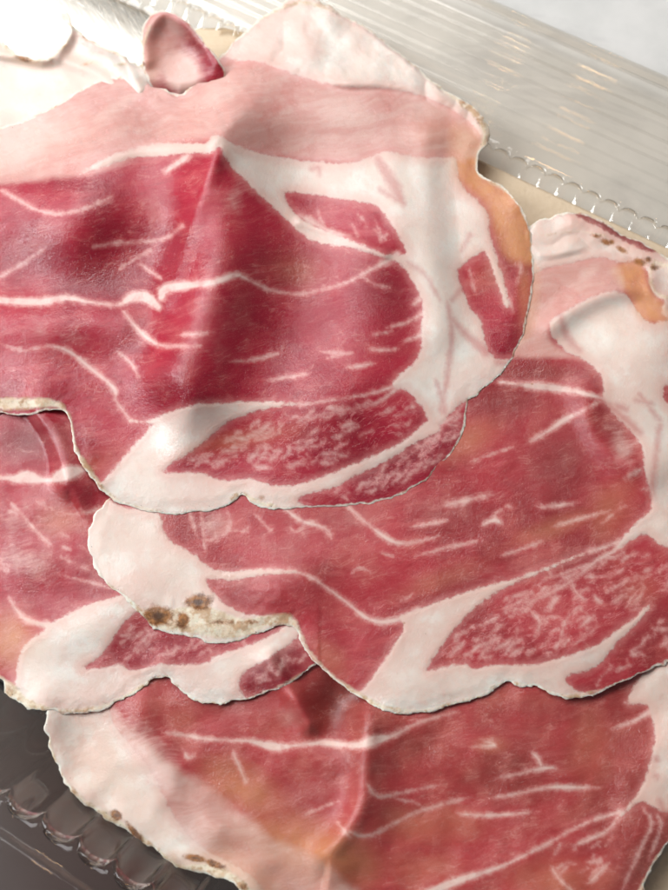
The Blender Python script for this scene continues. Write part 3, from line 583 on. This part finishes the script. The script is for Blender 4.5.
E_ = dict(seed=5, mist=[(1.5,180,72,20,27,-30)], fringe=.6,
 H=11.2 + 0 * GX + 3.4 * blob(GX, GY, 165, 10, 60, 26, 20) + 1.6 * ridge([(146, 60), (146, 35), (165, 12), (195, 32), (216, 62)], 1., 9) - 1.5 * blob(GX, GY, 180, 62, 22, 26) - 4.5 * sst(80, 110, GY + .2 * np.abs(GX - 180)) ,
 outline=[(141,48),(143,28),(151,15),(165,10),(184,18),(203,40),(219,60),(225,80),(215,110),(190,125),(165,115),(150,85),(143,66)],
 fat=[],
 lean=[], veins=[[(172,14,1),(188,26,2.5),(205,48,2)]],
 marb=[], orange=[(.4,150,70,10,20)], pale=[(1.3,160,32,26,26),(1.3,150,60,16,30)],
 dark=[(.6,197,45,7,22,-38),(.3,205,62,8,8)], rind=[[(142,60,2),(143,46,3),(150,26,3)]], brown=[(.8,143,64,2.5,3)])

F_ = dict(seed=6, warm=.0, H=HF_, fringe=1.4,
 outline=[(-55,38),(-10,42),(4,46),(20,55),(46,58),(62,46),(69,31),(60,14),(68,13),(80,32),(100,44),(126,56),(150,72),(190,92),(230,170),(200,220),(-55,220)],
 fat=[[(-90,0),(68,0),(100,30),(126,40),(150,60),(200,80),(260,170),(220,260),(-90,260)]], lean=[],
 veins=[], marb=[], orange=[(1.,25,60,24,8,15),(.25,40,100,80,50),(.35,85,62,20,8,20)], pale=[],
 dark=[], rind=[[(-10,42,2),(4,47,3),(20,57,5),(46,60,4),(64,46,3),(69,31,3),(61,15,2)],[(66,13,2),(80,34,3),(100,46,3),(126,58,3)],[(80,66,1),(92,62,3),(104,64,1)],[(112,66,1),(122,64,2.5),(130,66,1)]],
 brown=[(.6,22,58,10,4,25),(.5,84,36,3,3)])

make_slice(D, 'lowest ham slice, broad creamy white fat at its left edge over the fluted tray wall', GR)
make_slice(Cc, 'half hidden ham slice at the left edge, below the top slice, with white fat tip', GR)
make_slice(B, 'ham slice with brown pitted rind on its left tip, lying under the top slice', GR)
make_slice(F_, 'pale translucent fat slice with a scooped-out rim in the upper left corner', GR)
make_slice(A, 'topmost ham slice, with an amber rounded right edge and a tall fold', GR)
make_slice(E_, 'small curled tip of ham with white centre standing up behind the top slice', GR)

# ------------------------------------------------------------------ tray
def plastic(name='clear plastic', tint=(.995, .978, .953, 1), rough=.015):
    s = NT(name)
    tc = s.n('ShaderNodeTexCoord').outputs['Object']
    nz = s.noise(s.vmap(tc, (1, 1, 1)), 90., 3); nb = s.bump(nz, .0005, .15)
    fr = s.n('ShaderNodeFresnel'); ge = s.n('ShaderNodeNewGeometry'); s.put(fr.inputs[0], s.mr(ge.outputs['Backfacing'], 0., 1., 1.5, 1 / 1.5, False)); s.t.links.new(nb, fr.inputs['Normal'])
    tr = s.n('ShaderNodeBsdfTransparent'); tr.inputs[0].default_value = tint
    gl = s.n('ShaderNodeBsdfGlossy'); gl.inputs['Roughness'].default_value = rough; s.t.links.new(nb, gl.inputs['Normal'])
    mx = s.n('ShaderNodeMixShader'); s.t.links.new(s.math('MULTIPLY_ADD', fr.outputs[0], 0.9, .0, clamp=True), mx.inputs[0])
    s.t.links.new(tr.outputs[0], mx.inputs[1]); s.t.links.new(gl.outputs[0], mx.inputs[2])
    s.t.links.new(mx.outputs[0], s.out.inputs[0]); return s.m
PL = plastic()

ANG = R(-30); U = np.array([math.cos(ANG), math.sin(ANG)]); Vv = np.array([-math.sin(ANG), math.cos(ANG)])
lowp = at([70], [838], .016)[0][:2]      # scalloped end of the flutes on the lower left side
upp = at([500], [150], .004)[0][:2]      # flutes on the upper right side
HW_lo = float(lowp @ Vv); HW_up = float(upp @ Vv)
WALL_LO = .0115; WALL_UP = .0035
v0 = HW_lo + WALL_LO; v1 = HW_up - WALL_UP
hu = .20; rc_ = .02
cu, cv = 0., (v0 + v1) / 2; hv = (v1 - v0) / 2
def path():
    P = []; N = []
    def seg(a, b, n):
        L = np.linalg.norm(np.subtract(b, a)); k = int(L / .00045)
        for t in np.arange(k) / k: P.append(np.array(a) * (1 - t) + np.array(b) * t); N.append(np.array(n, float))
    def arc(c, a0):
        k = int(rc_ * math.pi / 2 / .00045)
        for t in np.arange(k) / k:
            a = a0 + t * math.pi / 2; d = np.array([math.cos(a), math.sin(a)]); P.append(np.array(c) + rc_ * d); N.append(d)
    a, b = hu - rc_, hv - rc_
    seg((-a, -hv), (a, -hv), (0, -1)); arc((a, -b), -math.pi / 2)
    seg((hu, -b), (hu, b), (1, 0)); arc((a, b), 0)
    seg((a, hv), (-a, hv), (0, 1)); arc((-a, b), math.pi / 2)
    seg((-hu, b), (-hu, -b), (-1, 0)); arc((-a, -b), math.pi)
    return np.array(P), np.array(N)
PP, PN = path(); M = len(PP)
S = np.concatenate([[0], np.cumsum(np.linalg.norm(np.diff(PP, axis=0), axis=1))])
wup = sst(.2, .9, PN[:, 1])
lob = lambda p, ph: np.sqrt(np.clip(1 - (((S / p + ph) % 1) * 2 - 1) ** 2, 0, 1))
LOB = lob(.0072, .1) * (1 - wup) + lob(.0046, .0) * wup
def to_world(p2, z):
    w = (p2[:, :1] + cu) * U[None] + (p2[:, 1:] + cv) * Vv[None]
    return np.concatenate([w, z.reshape(-1, 1)], 1)
def ring(e, z): return to_world(PP + PN * e[:, None], z + 0 * S)
def strips(rings, name, parent, solid=.0004, close=None):
    V = np.concatenate(rings); n = len(rings); Q = []
    i = np.arange(M); j = (i + 1) % M
    for k in range(n - 1): Q.append(np.stack([i + k * M, j + k * M, j + (k + 1) * M, i + (k + 1) * M], -1))
    me = mesh_np(name, V, np.concatenate(Q), [PL])
    o = link(name, me, parent)
    so = o.modifiers.new('thickness', 'SOLIDIFY'); so.thickness = solid; so.offset = 0
    return o
tray = bpy.data.objects.new('plastic_tray', None); COL.objects.link(tray)
tray.location = (0, 0, 0); tray.empty_display_size = .02
tag(tray, 'clear plastic tray with fluted walls and a ribbed rim under the ham slices', 'tray')
bpy.context.view_layer.update()
mix_ = lambda a, b: a * (1 - wup) + b * wup
ZR = .017; ZRU = .0035
rings = []
# floor closes to a small inner loop
for f in (0.02, .3, .6, .85): rings.append(to_world(PP * f, np.full(M, .0008)))
e0 = mix_(0, 0) + 0 * S
rings.append(ring(e0 - .001, .0008))
for k in range(0, 11):
    t = k / 10.
    w = mix_(WALL_LO, WALL_UP) * (t ** .8); z = .0008 + mix_(ZR, ZRU) * t ** 1.25
    a = mix_(.0016 + .0022 * t, .0012 + .0012 * t) * min(1, t * 4)
    rings.append(ring(w + a * LOB - .0022, z))
strips(rings, 'fluted_wall', tray)
# rim: ledge, step, flange (wide and ribbed on the upper side), down-turned lip
prof_lo = [(.0000, 0), (.0012, .0000), (.0026, .0001), (.0030, .0012), (.0036, .0017), (.0044, .0018), (.0050, .0012), (.0056, .0006)] + [(.0056 + .0008 * k, .0006 - .00004 * k) for k in range(1, 10)] + [(.0132, -.0006), (.0136, -.0022), (.0138, -.0045)]
n = len(prof_lo)
prof_up = []
NR = 90
for k in range(NR):
    t = k / (NR - 1.); e = .0 + .037 * t
    rib = 0
    for c_, w_, h_ in ((.0034, .0009, .0016), (.0066, .0007, .0011), (.0092, .0008, .0014), (.0130, .0011, .0020), (.0160, .0006, .0010), (.0188, .0008, .0017), (.0222, .0012, .0018), (.0254, .0006, .0014), (.0284, .0006, .0010), (.0322, .0009, .0018), (.0356, .0006, .0016)):
        rib += h_ * math.exp(-((e - c_) / w_) ** 2)
    prof_up.append((e, rib + .0012 * t - (.003 * max(0, (t - .965) / .035))))
pl = np.array(prof_lo); pl_i = np.stack([np.interp(np.linspace(0, n - 1, NR), np.arange(n), pl[:, q]) for q in (0, 1)], -1)
rings = []
for k in range(NR):
    e = mix_(pl_i[k][0] + WALL_LO, prof_up[k][0] + WALL_UP); z = .0008 + mix_(ZR + pl_i[k][1], ZRU + prof_up[k][1])
    lobk = mix_(.0038, .0024) * LOB * max(0, 1 - k / 2.)
    base = lobk if k < 2 else mix_(.0038, .0024) * np.ones(M)
    rings.append(ring(e + base - .0022, z))
strips(rings, 'rim', tray)

# tan absorbent pad on the tray floor
def pad():
    s = NT('tan paper pad'); tc = s.n('ShaderNodeTexCoord').outputs['Object']
    p = s.n('ShaderNodeBsdfPrincipled'); nn = s.noise(tc, 900., 3)
    s.put(p.inputs['Base Color'], s.mix(nn, C(212, 192, 166), C(200, 178, 148))); p.inputs['Roughness'].default_value = .8
    s.put(p.inputs['Normal'], s.bump(nn, .0003, .5)); s.t.links.new(p.outputs[0], s.out.inputs[0])
    q_ = lambda u, v: (u * U + v * Vv).tolist() + [.0014]
    va, vb = HW_lo + .030, HW_up - .0035
    pts = np.array([q_(u, v) for u, v in ((-.085, va), (-.02, va), (.05, va), (.12, va), (.125, (va + vb) / 2), (.12, vb), (.05, vb), (-.02, vb), (-.085, vb), (-.09, (va + vb) / 2))])
    k = 28; c0 = pts.mean(0); loop = cr(pts[:, :2], True, 8); K = len(loop); V = []; Q = []
    for zi, f in ((.0014, 1.), (.0022, 1.), (.0027, .985)):
        for q in loop: w = c0[:2] + (q - c0[:2]) * f; V.append((w[0], w[1], zi))
    rows = 3
    for f in (.75, .5, .25, .02):
        for q in loop:
            w = c0[:2] + (q - c0[:2]) * f; V.append((w[0], w[1], .0027 + .0002 * math.sin(w[0] * 900) * math.cos(w[1] * 700))); 
        rows += 1
    for r_ in range(rows - 1):
        for i in range(K): Q.append((r_ * K + i, r_ * K + (i + 1) % K, (r_ + 1) * K + (i + 1) % K, (r_ + 1) * K + i))
    o = link('absorbent_pad', mesh_np('absorbent_pad', V, Q, [s.m]))
    tag(o, 'tan paper pad on the tray floor, showing in the bottom right corner', 'pad')
pad()

# ------------------------------------------------------------------ marble slab and dark tabletop
def box_plate(name, corners, z0, z1, mat, bev=.002):
    import bmesh
    bm = bmesh.new()
    lo = [bm.verts.new((x, y, z0)) for x, y in corners]; hi = [bm.verts.new((x, y, z1)) for x, y in corners]
    bm.faces.new(lo[::-1]); bm.faces.new(hi); n = len(corners)
    for i in range(n): bm.faces.new((lo[i], lo[(i + 1) % n], hi[(i + 1) % n], hi[i]))
    bmesh.ops.bevel(bm, geom=list(bm.edges), offset=bev, segments=3, affect='EDGES')
    bmesh.ops.recalc_face_normals(bm, faces=bm.faces)
    me = bpy.data.meshes.new(name); bm.to_mesh(me); bm.free(); me.materials.append(mat)
    return link(name, me)
s = NT('white marble'); tc = s.n('ShaderNodeTexCoord').outputs['Object']
n1 = s.noise(tc, 9., 6, .6, 1.2); n2 = s.noise(tc, 30., 6, .65, .8); n3 = s.noise(tc, 60., 4, .6)
col = s.mix(s.mr(n3, .3, .7), C(208, 206, 202), C(196, 195, 191))
col = s.mix(s.math('MULTIPLY', s.mr(s.math('ABSOLUTE', s.math('SUBTRACT', n1, .5)), 0., .035, 1., 0.), s.mr(n2, .4, .6, 0., .3)), col, C(160, 158, 158))
col = s.mix(s.math('MULTIPLY', s.mr(n2, .56, .7), .3), col, C(170, 168, 166))
p = s.n('ShaderNodeBsdfPrincipled'); s.put(p.inputs['Base Color'], col); p.inputs['Roughness'].default_value = .3
s.t.links.new(p.outputs[0], s.out.inputs[0])
def uv2(u, v): w = u * U + v * Vv; return (w[0], w[1])
o = box_plate('marble_slab', [uv2(-.5, -.035), uv2(.5, -.035), uv2(.5, .6), uv2(-.5, .6)], -.012, 0., s.m)
tag(o, 'pale grey veined marble slab under the tray, seen in the top right corner', 'slab')
s = NT('dark wood'); tc = s.n('ShaderNodeTexCoord').outputs['Object']
g = s.noise(s.vmap(tc, (6, 60, 1), R(35)), 1., 5, .6); g2 = s.noise(tc, 14., 3)
p = s.n('ShaderNodeBsdfPrincipled'); s.put(p.inputs['Base Color'], s.mix(s.mr(g2, .35, .65), s.mix(g, C(70, 62, 60), C(94, 88, 87)), C(66, 48, 45)))
p.inputs['Roughness'].default_value = .45; s.put(p.inputs['Normal'], s.bump(g, .0004, .3)); s.t.links.new(p.outputs[0], s.out.inputs[0])
o = box_plate('tabletop', [(-1.2, -1.2), (1.2, -1.2), (1.2, 1.2), (-1.2, 1.2)], -.042, -.0122, s.m, .004)
tag(o, 'dark brown tabletop seen at the lower left past the tray edge', 'tabletop', kind='structure')

# ------------------------------------------------------------------ light
wd = bpy.data.worlds.new('World'); SC.world = wd; wd.use_nodes = True
bg = wd.node_tree.nodes['Background']; bg.inputs[0].default_value = (.80, .88, 1., 1); bg.inputs[1].default_value = .17
def area(name, loc, tgt, size, size_y, power, col):
    l = bpy.data.lights.new(name, 'AREA'); l.shape = 'RECTANGLE'; l.size = size; l.size_y = size_y; l.energy = power; l.color = col
    o = bpy.data.objects.new(name, l); COL.objects.link(o); o.location = loc
    o.rotation_euler = (Vector(tgt) - Vector(loc)).to_track_quat('-Z', 'Y').to_euler(); return o
area('side_window_light', (-.46, .06, .34), (0, -.02, 0), .14, .28, 3.0, (.93, .97, 1.))
area('window_light', (-.19, .37, .43), (-.02, .05, 0), .54, .34, 3.6, (.98, .99, 1.))
l = bpy.data.lights.new('warm_lamp', 'POINT'); l.energy = .2; l.color = (1., .62, .28); l.shadow_soft_size = .012
o = bpy.data.objects.new('warm_lamp', l); COL.objects.link(o); o.location = (.10, .22, .25)

l = bpy.data.lights.new('rim_glint_lamp', 'POINT'); l.energy = .6; l.color = (1., .66, .34); l.shadow_soft_size = .015  # second warm lamp, added for gold glints on the lower left rim
o = bpy.data.objects.new('rim_glint_lamp', l); COL.objects.link(o); o.location = (-.06, .15, .60)

SC.view_settings.view_transform = 'Standard'; SC.view_settings.look = 'None'; SC.view_settings.exposure = 0; SC.view_settings.gamma = 1
SC.render.engine = 'CYCLES'; cy = SC.cycles
cy.use_denoising = True; cy.max_bounces = 7; cy.transparent_max_bounces = 20; cy.use_adaptive_sampling = True; cy.adaptive_threshold = .025; cy.adaptive_min_samples = 24; cy.caustics_reflective = False; cy.caustics_refractive = False
